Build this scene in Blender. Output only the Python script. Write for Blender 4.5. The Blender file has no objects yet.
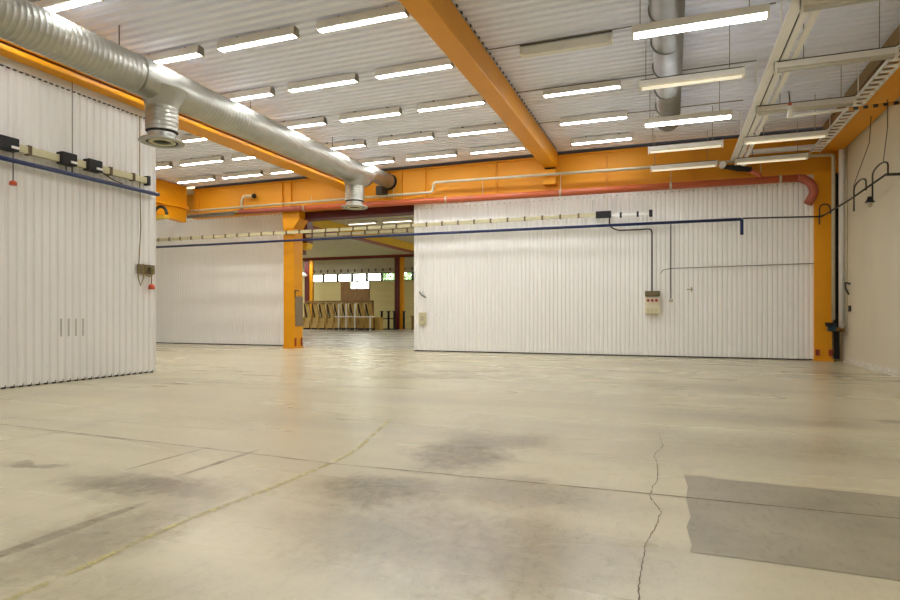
import bpy, bmesh, math, random
from mathutils import Vector, Matrix
random.seed(7)
scene = bpy.context.scene
COL = scene.collection
PI = math.pi

# ------------------------------------------------------------------ materials
def new_mat(name):
    m = bpy.data.materials.new(name); m.use_nodes = True
    nt = m.node_tree
    b = nt.nodes['Principled BSDF']
    return m, nt, b

def lin(c):
    return tuple(((v / 255) / 12.92 if v / 255 <= .04045 else ((v / 255 + .055) / 1.055) ** 2.4) for v in c)

def N(nt, t, **kw):
    n = nt.nodes.new(t)
    for k, v in kw.items(): setattr(n, k, v)
    return n

def mixc(nt, fac, a, b):
    n = N(nt, 'ShaderNodeMix', data_type='RGBA')
    if isinstance(fac, (int, float)): n.inputs[0].default_value = fac
    else: nt.links.new(fac, n.inputs[0])
    for i, v in ((6, a), (7, b)):
        if isinstance(v, tuple): n.inputs[i].default_value = (*v[:3], 1)
        else: nt.links.new(v, n.inputs[i])
    return n.outputs[2]

def coords(nt, scale=(1, 1, 1), kind='Object'):
    tc = N(nt, 'ShaderNodeTexCoord'); mp = N(nt, 'ShaderNodeMapping')
    mp.inputs['Scale'].default_value = scale
    nt.links.new(tc.outputs[kind], mp.inputs['Vector'])
    return mp.outputs[0]

def noise(nt, vec, scale, detail=4, rough=.5, lo=.4, hi=.6):
    n = N(nt, 'ShaderNodeTexNoise'); n.inputs['Scale'].default_value = scale
    n.inputs['Detail'].default_value = detail; n.inputs['Roughness'].default_value = rough
    nt.links.new(vec, n.inputs['Vector'])
    r = N(nt, 'ShaderNodeMapRange'); r.inputs[1].default_value = lo; r.inputs[2].default_value = hi
    nt.links.new(n.outputs[0], r.inputs[0])
    return r.outputs[0]

def mat(name, col, rough=.5, metal=0, var=.12, vscale=3, stretch=(1, 1, 1), bump=0, bscale=40, spec=.5):
    m, nt, b = new_mat(name)
    c = lin(col); d = tuple(v * (1 - var * 2) for v in c)
    v = coords(nt, stretch)
    nt.links.new(mixc(nt, noise(nt, v, vscale, 5, .6, .3, .7), d, c), b.inputs['Base Color'])
    b.inputs['Roughness'].default_value = rough; b.inputs['Metallic'].default_value = metal
    b.inputs['Specular IOR Level'].default_value = spec
    if bump:
        n = N(nt, 'ShaderNodeTexNoise'); n.inputs['Scale'].default_value = bscale
        nt.links.new(v, n.inputs['Vector'])
        bp = N(nt, 'ShaderNodeBump'); bp.inputs['Strength'].default_value = bump; bp.inputs['Distance'].default_value = .02
        nt.links.new(n.outputs[0], bp.inputs['Height']); nt.links.new(bp.outputs[0], b.inputs['Normal'])
    return m

def emis(name, col, s):
    m, nt, b = new_mat(name)
    b.inputs['Base Color'].default_value = (.8, .8, .8, 1)
    b.inputs['Emission Color'].default_value = (*lin(col), 1)
    b.inputs['Emission Strength'].default_value = s
    return m

M = {}
M['wall_white'] = mat('white ribbed sheet', (242, 240, 235), .5, 0, .015, 1.2, (1, 1, .35))
M['wall_left'] = mat('white ribbed sheet worn', (230, 227, 221), .5, 0, .03, 1.5, (1, 1, .5))
M['ceil'] = mat('ceiling sheet', (238, 241, 255), .5, 0, .004, .8)
M['ceil_far'] = mat('far ceiling', (205, 196, 165), .6)
M['orange'] = mat('orange steel paint', (228, 154, 16), .42, 0, .04, 1.2, bump=.04, bscale=6, spec=.3)
M['orange_dull'] = mat('orange steel girder', (222, 150, 26), .5, 0, .05, .7, (1, 1, 1), spec=.3)
M['yellow'] = mat('yellow steel paint', (226, 186, 50), .5, 0, .07)
M['maroon'] = mat('maroon steel paint', (96, 18, 16), .5, 0, .15)
M['redbeam'] = mat('red steel paint', (150, 44, 26), .5, 0, .15)
M['redpipe'] = mat('red pipe paint', (194, 98, 60), .32, 0, .08, 2)
M['greypipe'] = mat('painted conduit', (190, 178, 150), .4, 0, .1, 3)
M['whitepipe'] = mat('white painted steel', (245, 242, 236), .4, 0, .03, 3)
M['bluepipe'] = mat('blue pipe paint', (16, 38, 90), .35, 0, .1, 3)
M['trunk'] = mat('beige trunking', (206, 198, 158), .5, 0, .06, 3)
M['trunk_cap'] = mat('brown trunking joint', (96, 72, 34), .5, 0, .1)
M['black'] = mat('black plastic', (15, 11, 12), .6, 0, .2)
M['dark'] = mat('dark metal', (58, 54, 46), .45, .3, .2)
M['wire'] = mat('grey wire', (128, 122, 112), .5, 0, .1)
M['rope'] = mat('ochre cord', (140, 122, 66), .7, 0, .2, 20)
M['red'] = mat('red plastic', (206, 84, 40), .4, 0, .1)
M['redbtn'] = mat('dark red socket cover', (160, 20, 50), .35, 0, .1)
M['cream'] = mat('cream plastic', (224, 216, 186), .45, 0, .06, 4)
M['brownbox'] = mat('brown box', (120, 104, 68), .5, 0, .2, 8)
M['fix'] = mat('white enamel housing', (232, 226, 214), .4, 0, .04)
M['fixdull'] = mat('grey diffuser unlit', (226, 222, 212), .35, 0, .06)
M['tube_off'] = mat('unlit tube', (206, 202, 192), .25, 0, .03)
M['ply'] = mat('plywood', (196, 160, 82), .6, 0, .18, 6, (1, 1, .3))
M['plydark'] = mat('brown board', (150, 112, 58), .6, 0, .15, 4, (1, 1, .4))
M['farwall'] = mat('khaki panel wall', (214, 200, 136), .6, 0, .08, 1, (.3, 1, 3))
M['farwall_hi'] = mat('grey beige panel', (206, 200, 172), .6, 0, .06, 1)
M['rightwall'] = mat('beige painted wall', (214, 204, 178), .5, 0, .04, .7, (1, 1, .4), bump=.02, bscale=3)
M['skirt'] = mat('dirty white skirting', (225, 218, 200), .5, 0, .12, 5)
M['mesh'] = mat('grey mesh sheet', (146, 128, 104), .5, .2, .2, 60)
M['teal'] = mat('teal valve body', (14, 58, 66), .4, 0, .1)
M['brass'] = mat('brass', (170, 120, 60), .35, .8, .1)
M['foliage'] = mat('green leaves', (150, 185, 140), .7, 0, .2, 3)
M['bark'] = mat('bark', (90, 70, 50), .8, 0, .3, 3)
M['backwall'] = mat('light wall behind', (215, 208, 192), .6, 0, .04, 1)
M['tube'] = emis('lit tube warm white', (246, 250, 255), 35)
M['tube_far'] = emis('far hall tube', (255, 246, 225), 4)
M['tube_in'] = emis('lit tube warm', (250, 248, 240), 31)
M['tube_dim'] = emis('faint tube', (255, 240, 200), .45)

def duct_mat(nm='galvanised spiral duct', k=1, met=.9):
    m, nt, b = new_mat(nm)
    v = coords(nt, (1, 1, 1))
    c1 = mixc(nt, noise(nt, v, 2, 3, .5, .3, .7), lin((168 * k, 167 * k, 156 * k)), lin((186 * k, 184 * k, 174 * k)))
    nt.links.new(c1, b.inputs['Base Color'])
    b.inputs['Metallic'].default_value = met
    nt.links.new(noise(nt, v, 3, 3, .5, -1.4, 2.6), b.inputs['Roughness'])
    return m
M['duct'] = duct_mat()
M['duct2'] = duct_mat('dull grey duct', .74, .55)

def glass_mat():
    m = bpy.data.materials.new('window glass'); m.use_nodes = True
    nt = m.node_tree; nt.nodes.clear()
    o = N(nt, 'ShaderNodeOutputMaterial'); mx = N(nt, 'ShaderNodeMixShader'); fr = N(nt, 'ShaderNodeFresnel')
    t = N(nt, 'ShaderNodeBsdfTransparent'); g = N(nt, 'ShaderNodeBsdfGlossy'); g.inputs['Roughness'].default_value = .03
    t.inputs[0].default_value = (.94, .97, .95, 1)
    nt.links.new(fr.outputs[0], mx.inputs[0]); nt.links.new(t.outputs[0], mx.inputs[1]); nt.links.new(g.outputs[0], mx.inputs[2])
    nt.links.new(mx.outputs[0], o.inputs[0])
    return m
M['glass'] = glass_mat()

def hazard_mat():
    m, nt, b = new_mat('hazard stripes')
    tc = N(nt, 'ShaderNodeTexCoord'); sx = N(nt, 'ShaderNodeSeparateXYZ'); nt.links.new(tc.outputs['Object'], sx.inputs[0])
    a = N(nt, 'ShaderNodeMath', operation='MULTIPLY_ADD'); nt.links.new(sx.outputs[0], a.inputs[0]); a.inputs[1].default_value = 6.2
    nt.links.new(sx.outputs[2], a.inputs[2])
    f = N(nt, 'ShaderNodeMath', operation='FRACT'); nt.links.new(a.outputs[0], f.inputs[0])
    g = N(nt, 'ShaderNodeMath', operation='GREATER_THAN'); nt.links.new(f.outputs[0], g.inputs[0]); g.inputs[1].default_value = .5
    nt.links.new(mixc(nt, g.outputs[0], lin((26, 20, 16)), lin((200, 140, 50))), b.inputs['Base Color'])
    return m
M['hazard'] = hazard_mat()

# stain group: soft ellipse, noisy edge
def floor_mat():
    m, nt, b = new_mat('worn concrete floor')
    L = nt.links.new
    P = coords(nt)
    base = mixc(nt, noise(nt, P, .35, 6, .6, .3, .7), lin((193, 184, 152)), lin((206, 197, 165)))
    # long soft streaks along X
    PS = coords(nt, (.25, 1.6, 1))
    base = mixc(nt, noise(nt, PS, .7, 4, .6, .42, .85), base, lin((176, 168, 144)))
    PS2 = coords(nt, (1.2, .3, 1))
    f2 = noise(nt, PS2, .9, 6, .7, .55, .85)
    base = mixc(nt, f2, base, lin((168, 160, 137)))
    warp = N(nt, 'ShaderNodeTexNoise'); warp.inputs['Scale'].default_value = 1.6; warp.inputs['Detail'].default_value = 6; warp.inputs['Roughness'].default_value = .7
    L(P, warp.inputs['Vector'])
    wv = N(nt, 'ShaderNodeVectorMath', operation='MULTIPLY_ADD'); L(warp.outputs['Color'], wv.inputs[0])
    wv.inputs[1].default_value = (1.1, 1.1, 0); wv.inputs[2].default_value = (-.55, -.55, 0)
    wp = N(nt, 'ShaderNodeVectorMath', operation='ADD'); L(P, wp.inputs[0]); L(wv.outputs[0], wp.inputs[1])
    grain = noise(nt, P, 9, 8, .75, .32, .66)
    grit = noise(nt, coords(nt, (1, .5, 1)), 15, 8, .85, .5, .66)
    stains = [  # x, y, rx, ry, angle, strength, warped
        (-5.1, 3.55, .35, .13, 0, .8, 1), (-3.40, 2.5, .07, .75, 0, .85, .12), (-3.7, 3.4, .95, .36, .15, 1.0, 1),
        (-3.45, 3.3, .5, .5, 0, .5, 1),
        (-4.26, 4.15, .025, .55, -.03, .8, .02), (-3.715, 4.15, .035, .62, 0, .9, .03),
        (-1.95, 3.9, .8, .5, .2, .85, 1), (-1.85, 5.35, .55, 1.1, .1, .95, 1), (-1.45, 5.9, .5, .5, .1, .6, 1), (-1.0, 4.2, .9, .5, 0, .6, 1),
        (-3.1, 2.6, .5, 1.3, 0, .6, 1), (-1.2, 3.2, 1.4, .8, 0, .65, 1),
        (-4.9, 11.5, 1.4, .5, .1, .4, 1), (2.6, 8.6, .35, .25, 0, .7, .6), (1.2, 8.2, 1.6, .5, 0, .4, 1), (-.9, 16.2, 1.6, .3, 0, .4, 1),
        (-4.6, 12.8, 1.0, .5, 0, .4, 1), (1.0, 6.4, 1.5, .6, .1, .35, 1), (-2.4, 1.9, .9, .6, .0, .35, 1), (.6, 11.5, 1.8, .8, 0, .3, 1),
        (3.4, 15.5, .5, 2.5, 0, .35, .5), (-13, 26, 2.5, 1.0, 0, .4, 1), (-16, 31, 4, 1.6, 0, .5, 1),
    ]
    acc = None
    for (x, y, rx, ry, an, st, w) in stains:
        mp = N(nt, 'ShaderNodeMapping', vector_type='TEXTURE')
        mp.inputs['Location'].default_value = (x, y, 0); mp.inputs['Rotation'].default_value = (0, 0, an); mp.inputs['Scale'].default_value = (rx, ry, 1000)
        if w > .3: L(wp.outputs[0], mp.inputs[0])
        else:
            L(P, mp.inputs[0])
        ln = N(nt, 'ShaderNodeVectorMath', operation='LENGTH'); L(mp.outputs[0], ln.inputs[0])
        r = N(nt, 'ShaderNodeMapRange', interpolation_type='SMOOTHSTEP'); L(ln.outputs['Value'], r.inputs[0])
        r.inputs[1].default_value = .25 if w > .3 else .55; r.inputs[2].default_value = 1.15; r.inputs[3].default_value = st; r.inputs[4].default_value = 0
        if acc is None: acc = r.outputs[0]
        else:
            mx = N(nt, 'ShaderNodeMath', operation='MAXIMUM'); L(acc, mx.inputs[0]); L(r.outputs[0], mx.inputs[1]); acc = mx.outputs[0]
    mg = N(nt, 'ShaderNodeMapRange'); L(grain, mg.inputs[0]); mg.inputs[3].default_value = .5; mg.inputs[4].default_value = 1.0
    mul = N(nt, 'ShaderNodeMath', operation='MULTIPLY'); L(acc, mul.inputs[0]); L(mg.outputs[0], mul.inputs[1])
    col = mixc(nt, mul.outputs[0], base, lin((100, 88, 62)))
    gm = N(nt, 'ShaderNodeMath', operation='MULTIPLY'); L(grit, gm.inputs[0])
    fac = N(nt, 'ShaderNodeMath', operation='MULTIPLY_ADD'); L(acc, fac.inputs[0]); fac.inputs[1].default_value = .6; fac.inputs[2].default_value = .16
    L(fac.outputs[0], gm.inputs[1])
    col = mixc(nt, gm.outputs[0], col, lin((104, 94, 72)))
    # far hall floor is greyer
    sx = N(nt, 'ShaderNodeSeparateXYZ'); L(P, sx.inputs[0])
    rr = N(nt, 'ShaderNodeMapRange'); L(sx.outputs[1], rr.inputs[0]); rr.inputs[1].default_value = 19.0; rr.inputs[2].default_value = 21
    col = mixc(nt, rr.outputs[0], col, lin((176, 172, 160)))
    L(col, b.inputs['Base Color'])
    ro = N(nt, 'ShaderNodeMapRange'); L(noise(nt, PS, .5, 2, .5, .3, .7), ro.inputs[0]); ro.inputs[1].default_value = 0; ro.inputs[2].default_value = 1
    ro.inputs[3].default_value = .25; ro.inputs[4].default_value = .31
    L(ro.outputs[0], b.inputs['Roughness'])
    b.inputs['Specular IOR Level'].default_value = .5
    bp = N(nt, 'ShaderNodeBump'); bp.inputs['Strength'].default_value = .002; bp.inputs['Distance'].default_value = .02
    L(warp.outputs[0], bp.inputs['Height']); L(bp.outputs[0], b.inputs['Normal'])
    return m
M['floor'] = floor_mat()

def worn_mat(name, col, thr_lo, thr_hi, scale, rough=.5):
    m = bpy.data.materials.new(name); m.use_nodes = True; nt = m.node_tree
    b = nt.nodes['Principled BSDF']; o = [n for n in nt.nodes if n.type == 'OUTPUT_MATERIAL'][0]
    b.inputs['Base Color'].default_value = (*lin(col), 1); b.inputs['Roughness'].default_value = rough
    t = N(nt, 'ShaderNodeBsdfTransparent'); mx = N(nt, 'ShaderNodeMixShader')
    nt.links.new(noise(nt, coords(nt), scale, 8, .75, thr_lo, thr_hi), mx.inputs[0])
    nt.links.new(t.outputs[0], mx.inputs[1]); nt.links.new(b.outputs[0], mx.inputs[2]); nt.links.new(mx.outputs[0], o.inputs[0])
    return m
M['yline'] = worn_mat('worn yellow floor paint', (200, 187, 118), .36, .66, 9)
M['crack'] = worn_mat('floor crack dirt', (104, 92, 70), .3, .6, 14, .9)
M['joint'] = worn_mat('floor joint dirt', (120, 108, 82), .2, .55, 8, .9)
def patch_mat():
    m, nt, b = new_mat('grey floor patch')
    P = coords(nt)
    c = mixc(nt, noise(nt, P, 1.4, 6, .65, .3, .7), lin((138, 130, 108)), lin((162, 153, 128)))
    c = mixc(nt, noise(nt, coords(nt, (1, .4, 1)), 20, 7, .8, .52, .8), c, lin((112, 104, 84)))
    nt.links.new(c, b.inputs['Base Color']); b.inputs['Roughness'].default_value = .42
    return m
M['patch'] = patch_mat()

# ------------------------------------------------------------------ mesh builder
class MB:
    def __init__(s): s.v = []; s.f = []; s.smooth = []
    def add(s, vs, fs, smooth=False):
        o = len(s.v); s.v += [tuple(x) for x in vs]
        for f in fs: s.f.append([o + i for i in f]); s.smooth.append(smooth)
        return s
    def box(s, x0, x1, y0, y1, z0, z1):
        x0, x1 = sorted((x0, x1)); y0, y1 = sorted((y0, y1)); z0, z1 = sorted((z0, z1))
        v = [(x0, y0, z0), (x1, y0, z0), (x1, y1, z0), (x0, y1, z0), (x0, y0, z1), (x1, y0, z1), (x1, y1, z1), (x0, y1, z1)]
        return s.add(v, [(0, 3, 2, 1), (4, 5, 6, 7), (0, 1, 5, 4), (1, 2, 6, 5), (2, 3, 7, 6), (3, 0, 4, 7)])
    def bar(s, a, b, w, h, up=(0, 0, 1)):
        a, b = Vector(a), Vector(b); d = (b - a).normalized(); up = Vector(up)
        if abs(d.dot(up)) > .98: up = Vector((0, 1, 0))
        r = d.cross(up).normalized(); u = r.cross(d)
        v = [p + r * i * w / 2 + u * j * h / 2 for p in (a, b) for i, j in ((-1, -1), (1, -1), (1, 1), (-1, 1))]
        return s.add(v, [(0, 1, 2, 3), (7, 6, 5, 4), (0, 4, 5, 1), (1, 5, 6, 2), (2, 6, 7, 3), (3, 7, 4, 0)])
    def tube(s, pts, r, n=12, caps=True):
        pts = [Vector(p) for p in pts]; rs = r if isinstance(r, (list, tuple)) else [r] * len(pts)
        vs = []; fs = []; prev = None
        for i, p in enumerate(pts):
            if i == 0: d = pts[1] - p
            elif i == len(pts) - 1: d = p - pts[-2]
            else: d = (pts[i + 1] - p).normalized() + (p - pts[i - 1]).normalized()
            if d.length < 1e-9: d = Vector((0, 0, 1))
            d.normalize()
            if prev is None:
                up = Vector((0, 0, 1)) if abs(d.z) < .9 else Vector((1, 0, 0))
                r0 = d.cross(up).normalized()
            else: r0 = (prev - d * prev.dot(d)).normalized()
            prev = r0; u0 = r0.cross(d)
            for k in range(n):
                a = 2 * PI * k / n; vs.append(p + (r0 * math.cos(a) + u0 * math.sin(a)) * rs[i])
        for i in range(len(pts) - 1):
            for k in range(n):
                fs.append((i * n + k, (i + 1) * n + k, (i + 1) * n + (k + 1) % n, i * n + (k + 1) % n))
        s.add(vs, fs, True)
        if caps:
            o = len(s.v) - len(vs)
            s.f.append([o + k for k in range(n)]); s.smooth.append(False)
            s.f.append([o + (len(pts) - 1) * n + k for k in reversed(range(n))]); s.smooth.append(False)
        return s
    def prism(s, poly, a, b, axis='y'):       # poly in the two other axes
        n = len(poly)
        def P(p, t):
            if axis == 'y': return (p[0], t, p[1])
            if axis == 'x': return (t, p[0], p[1])
            return (p[0], p[1], t)
        v = [P(p, a) for p in poly] + [P(p, b) for p in poly]
        f = [tuple(range(n)), tuple(range(2 * n - 1, n - 1, -1))] + [(i, i + n, (i + 1) % n + n, (i + 1) % n) for i in range(n)]
        return s.add(v, f)
    def build(s, name, m, parent=None, at=None, kind=None, bevel=0):
        org = Vector((0, 0, 0))
        if parent is not None: org = world_loc(parent)
        loc = Vector((0, 0, 0))
        if at is not None: loc = Vector(at) - org
        me = bpy.data.meshes.new(name)
        off = org + loc
        me.from_pydata([tuple(Vector(v) - off) for v in s.v], [], s.f)
        me.polygons.foreach_set('use_smooth', s.smooth); me.validate(); me.update()
        bm = bmesh.new(); bm.from_mesh(me); bmesh.ops.recalc_face_normals(bm, faces=bm.faces); bm.to_mesh(me); bm.free()
        me.materials.append(m if not isinstance(m, str) else M[m])
        o = bpy.data.objects.new(name, me); COL.objects.link(o)
        if parent is not None: o.parent = parent
        o.location = loc
        if kind: o['kind'] = kind
        if bevel:
            b = o.modifiers.new('bevel', 'BEVEL'); b.width = bevel; b.segments = 2; b.limit_method = 'ANGLE'
        return o

def world_loc(o):
    v = Vector(o.location)
    while o.parent: o = o.parent; v += Vector(o.location)
    return v
def tag(o, label, cat, group=None, kind=None):
    o['label'] = label; o['category'] = cat
    if group: o['group'] = group
    if kind: o['kind'] = kind
    return o
def thing(name, label, cat, loc, group=None):
    o = bpy.data.objects.new(name, None); COL.objects.link(o); o.location = loc; o.empty_display_size = .2
    return tag(o, label, cat, group)
def copy_tree(o, parent=None):
    c = o.copy(); COL.objects.link(c); c.parent = parent
    for ch in [x for x in KIDS.get(o.name, [])]: copy_tree(ch, c)
    return c
KIDS = {}
def index_kids():
    KIDS.clear()
    for o in bpy.data.objects:
        if o.parent: KIDS.setdefault(o.parent.name, []).append(o)
def arc(c, r, a0, a1, ax, ay, n=8):
    c = Vector(c); ax = Vector(ax); ay = Vector(ay)
    return [c + ax * r * math.cos(a0 + (a1 - a0) * i / n) + ay * r * math.sin(a0 + (a1 - a0) * i / n) for i in range(n + 1)]
def rounded(pts, r, n=5):
    pts = [Vector(p) for p in pts]; out = [pts[0]]
    for i in range(1, len(pts) - 1):
        p = pts[i]; a = (pts[i - 1] - p).normalized(); b = (pts[i + 1] - p).normalized()
        p0 = p + a * r; p1 = p + b * r
        for k in range(n + 1):
            t = k / n; out.append(p0 * (1 - t) ** 2 + p * 2 * t * (1 - t) + p1 * t * t)
    out.append(pts[-1]); return out

# ------------------------------------------------------------------ room constants (metres, Z up, +Y towards far wall)
YF = 19.27; ZC = 6.6; XL = -10.9; XR = 4.5; YB = -4.0
def corr(s0, s1, pitch, depth, top=.42, slope=.1):
    pts = []; s = s0
    bot = 1 - top - 2 * slope
    while s < s1 - 1e-6:
        for ds, d in ((0, 0), (top, 0), (top + slope, depth), (top + slope + bot, depth)):
            q = s + ds * pitch
            if q < s1: pts.append((q, d))
        s += pitch
    pts.append((s1, 0)); return pts

def sheet(mb, prof, fn, t0, t1):
    v = []; f = []
    for s, d in prof: v += [fn(s, d, t0), fn(s, d, t1)]
    for i in range(len(prof) - 1): f.append((2 * i, 2 * i + 1, 2 * i + 3, 2 * i + 2))
    mb.add(v, f)

def struct(mb, name, m, parent=None):
    o = mb.build(name, m, parent, kind='structure'); return o

# floor
struct(MB().box(-42, 6, YB - .5, 52, -.25, 0), 'floor', 'floor')
floor = bpy.data.objects['floor']
# main ceiling: ribs run along X
mb = MB(); sheet(mb, corr(YB, YF, .216, .055, .5, .12), lambda s, d, t: (t, s, ZC + d), -26.2, XR + .2); mb.box(-26.2, XR + .2, YB, YF, ZC + .09, ZC + .3)
struct(mb, 'ceiling', 'ceil')
struct(MB().box(-42, -2, YF + .3, 50.3, ZC, ZC + .25), 'ceiling_far_hall', 'ceil_far')
# right wall
mb = MB().box(XR, XR + .25, YB, YF + .6, 0, ZC + .2)
struct(mb, 'wall_right', 'rightwall')
struct(MB().box(XR - .035, XR, YB, 18.6, 0, .13).box(XR - .09, XR, YB, 18.9, 0, .05), 'baseboard_right', 'skirt')
# back wall and left ends, out of the picture
struct(MB().box(-26.4, XR + .25, YB - .25, YB, 0, ZC + .2), 'wall_back', 'backwall')
struct(MB().box(-26.4, -26.2, YB, YF + 1.5, 0, ZC + .2), 'wall_left_end', 'backwall')
# left foreground partition
mb = MB(); prof = corr(-3.9, 10.21, .15, -.024, .4, .2)
sheet(mb, prof, lambda s, d, t: (XL + d, s, t), .03, 5.78)
mb.box(XL - .16, XL - .045, -3.9, 10.2, 0, 5.8)
mb.box(XL - .05, XL + .004, -3.9, 10.21, 5.66, 5.8)
wl = struct(mb, 'wall_left', 'wall_left')
mb = MB()
for k in range(38):
    y = 6.0 + k * .1105
    mb.box(XL, XL + .02, y, y + .055, 5.62, 5.64)
mb.build('screw_row', 'dark', wl)
mb = MB()
for k in range(24):
    y = 10.15 - k * .15
    mb.box(XL - .03, XL - .02, y - .07, y - .0, .0, .06)
mb.build('bottom_gap', 'dark', wl)
mb = MB()
for y in (7.99, 8.14, 8.29, 8.44):
    mb.box(XL - .003, XL + .0015, y - .02, y + .02, .88, 1.22)
mb.build('scuff_mark', mat('faint grey scuff', (188, 182, 170), .6), wl)

# far wall, right part (ribbed) with opening on its left
def ribbed_far(name, x0, x1, y, z1, dp=.022):
    mb = MB(); sheet(mb, corr(x0, x1, .132, dp, .5, .2), lambda s, d, t: (s, y + d, t), .04, z1)
    mb.box(x0, x1, y + .045, y + .2, 0, z1); 
    o = struct(mb, name, 'wall_white')
    m2 = MB().box(x0, x1, y + .02, y + .044, 0, .045); m2.build('bottom_gap', 'dark', o)
    m3 = MB()
    n = int((x1 - x0) / .203)
    for k in range(n): m3.box(x0 + k * .203 + .05, x0 + k * .203 + .075, y - .006, y, z1 - .22, z1 - .2)
    m3.build('screw_row', 'dark', o)
    return o
ribbed_far('wall_far', -8.55, 3.78, YF, 5.25)
ribbed_far('wall_far_left', -26, -14.4, 20.5, 5.62, .012)
struct(MB().box(-26.2, -18.6, YF + 1.3, YF + 1.5, 5.6, ZC), 'trim_1', 'orange_dull')
# backing above girder & corner
struct(MB().box(3.78, XR + .2, YF + .35, YF + .5, 0, ZC), 'wall_corner', 'rightwall')

# far hall shell
xs0, xs1 = -41.5, -3
holes = []
wx = [-33.2 + i * 1.52 for i in range(9)]
def back_wall():
    zw0, zw1 = 4.52, 5.18
    X0, X1 = -33.5, -20.7
    mb = MB()
    mb.box(xs0, X0, 50, 50.2, 0, zw1); mb.box(X1, xs1, 50, 50.2, 0, zw1)
    # second, lower window hole
    a0, a1, b0, b1 = -28.9, -26.85, 3.78, 4.42
    mb.box(X0, a0, 50, 50.2, 0, zw0); mb.box(a1, X1, 50, 50.2, 0, zw0)
    mb.box(a0, a1, 50, 50.2, 0, b0); mb.box(a0, a1, 50, 50.2, b1, zw0)
    struct(mb, 'wall_far_hall', 'farwall')
    struct(MB().box(xs0, xs1, 49.98, 50.2, zw1, ZC), 'wall_far_hall_upper', 'farwall_hi')
    win = struct(MB().box(X0, X1, 49.95, 50.05, zw0 - .06, zw0).box(X0, X1, 49.95, 50.05, zw1, zw1 + .07), 'window_1', 'dark')
    x = X0; i = 0
    while x < X1 + .01:
        MB().box(x - .1, x + .1, 49.95, 50.12, zw0, zw1).build('mullion', 'dark', win)
        if x + 1.6 <= X1 + .01: MB().box(x + .06, x + 1.54, 50.07, 50.08, zw0, zw1).build('pane', 'glass', win)
        x += 1.6; i += 1
    w2 = struct(MB().box(a0 - .05, a0, 49.92, 50.1, b0, b1).box(a1, a1 + .05, 49.92, 50.1, b0, b1).box(a0, a1, 49.92, 50.1, b0 - .05, b0).box(a0, a1, 49.92, 50.1, b1, b1 + .05), 'window_2', 'plydark')
    MB().box((a0 + a1) / 2 - .35, (a0 + a1) / 2 - .27, 49.95, 50.1, b0, b1).build('mullion', 'plydark', w2)
    MB().box(a0, a1, 50.07, 50.08, b0, b1).build('pane', 'glass', w2)
back_wall()
struct(MB().box(xs0 - .2, xs0, YF + .3, 50.2, 0, ZC), 'wall_far_hall_left', 'farwall')
struct(MB().box(-3.2, -3, YF + .3, 50.2, 0, ZC), 'wall_far_hall_right', 'farwall')
struct(MB().box(-41.6, -26.2, YF + .3, YF + .5, 0, ZC), 'wall_far_hall_near', 'farwall')
struct(MB().box(-29.9, -28.95, 49.93, 49.99, 2.5, 4.42).box(-28.95, -26.8, 49.93, 49.99, 2.5, 3.72), 'trim_3', 'plydark')

# ------------------------------------------------------------------ steel frame
# girder over the far wall
g = thing('girder', 'deep orange plate girder running along the top of the far wall', 'girder', (-7, YF, 5.25))
mb = MB().box(-18.5, XR, YF, YF + .02, 5.3, 6.45); mb.build('web', 'orange_dull', g)
MB().box(-18.5, XR, YF - .12, YF + .2, 5.25, 5.3).build('flange', 'orange', g)
MB().box(-18.5, XR, YF - .06, YF + .2, 6.42, 6.47).build('flange', 'orange_dull', g)
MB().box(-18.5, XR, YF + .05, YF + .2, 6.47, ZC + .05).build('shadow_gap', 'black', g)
for x in (-18.2, -14.1, -13.7, -9.0, -8.1, -5.5, -1.9, .6):
    MB().box(x - .012, x + .012, YF - .09, YF, 5.3, 6.42).build('stiffener', 'orange_dull', g)

def beam_i(name, label, xc, w, z0, z1, y0, y1, m):
    t = thing(name, label, 'beam', (xc, y0, z0))
    MB().box(xc - w / 2, xc + w / 2, y0, y1, z0, z0 + .1).build('lower_flange', m, t, bevel=.01)
    MB().box(xc - w / 2 + .1, xc + w / 2 - .1, y0, y1, z0 + .1, z1 - .1).build('web', m, t)
    MB().box(xc - w / 2, xc + w / 2, y0, y1, z1 - .1, z1).build('upper_flange', m, t)
    return t
# central box beam
cb = thing('ceiling_beam', 'wide orange box beam crossing the middle of the ceiling towards the far wall', 'beam', (-3.65, 0, 6.04))
MB().box(-3.86, -3.44, -3.9, YF - .02, 6.04, 6.56).build('box_section', 'orange', cb, bevel=.02)
mb = MB()
for k in range(60): mb.box(-3.44, -3.42, 4 + k * .25, 4.07 + k * .25, 6.57, 6.6)
mb.build('deck_fixings', 'dark', cb)
MB().box(-3.86, -3.46, YF - .3, YF - .05, 5.5, 5.98).build('bearing_bracket', 'orange', cb)
MB().box(-3.82, -3.5, YF - .25, YF - .08, 5.98, 6.04).build('bearing_pad', 'black', cb)
# left beam above partition
lb = thing('ceiling_beam', 'orange grooved beam running above the left partition beneath the big duct', 'beam', (-10.9, 0, 5.76))
MB().box(-11.2, -10.62, -3.9, YF - .1, 5.80, 5.90).build('lower_flange', 'orange', lb, bevel=.02)
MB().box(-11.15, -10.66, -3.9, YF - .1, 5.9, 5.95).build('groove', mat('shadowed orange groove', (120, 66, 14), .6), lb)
MB().box(-11.2, -10.6, -3.9, YF - .1, 5.95, 6.58).build('box_section', 'orange', lb)
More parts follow.
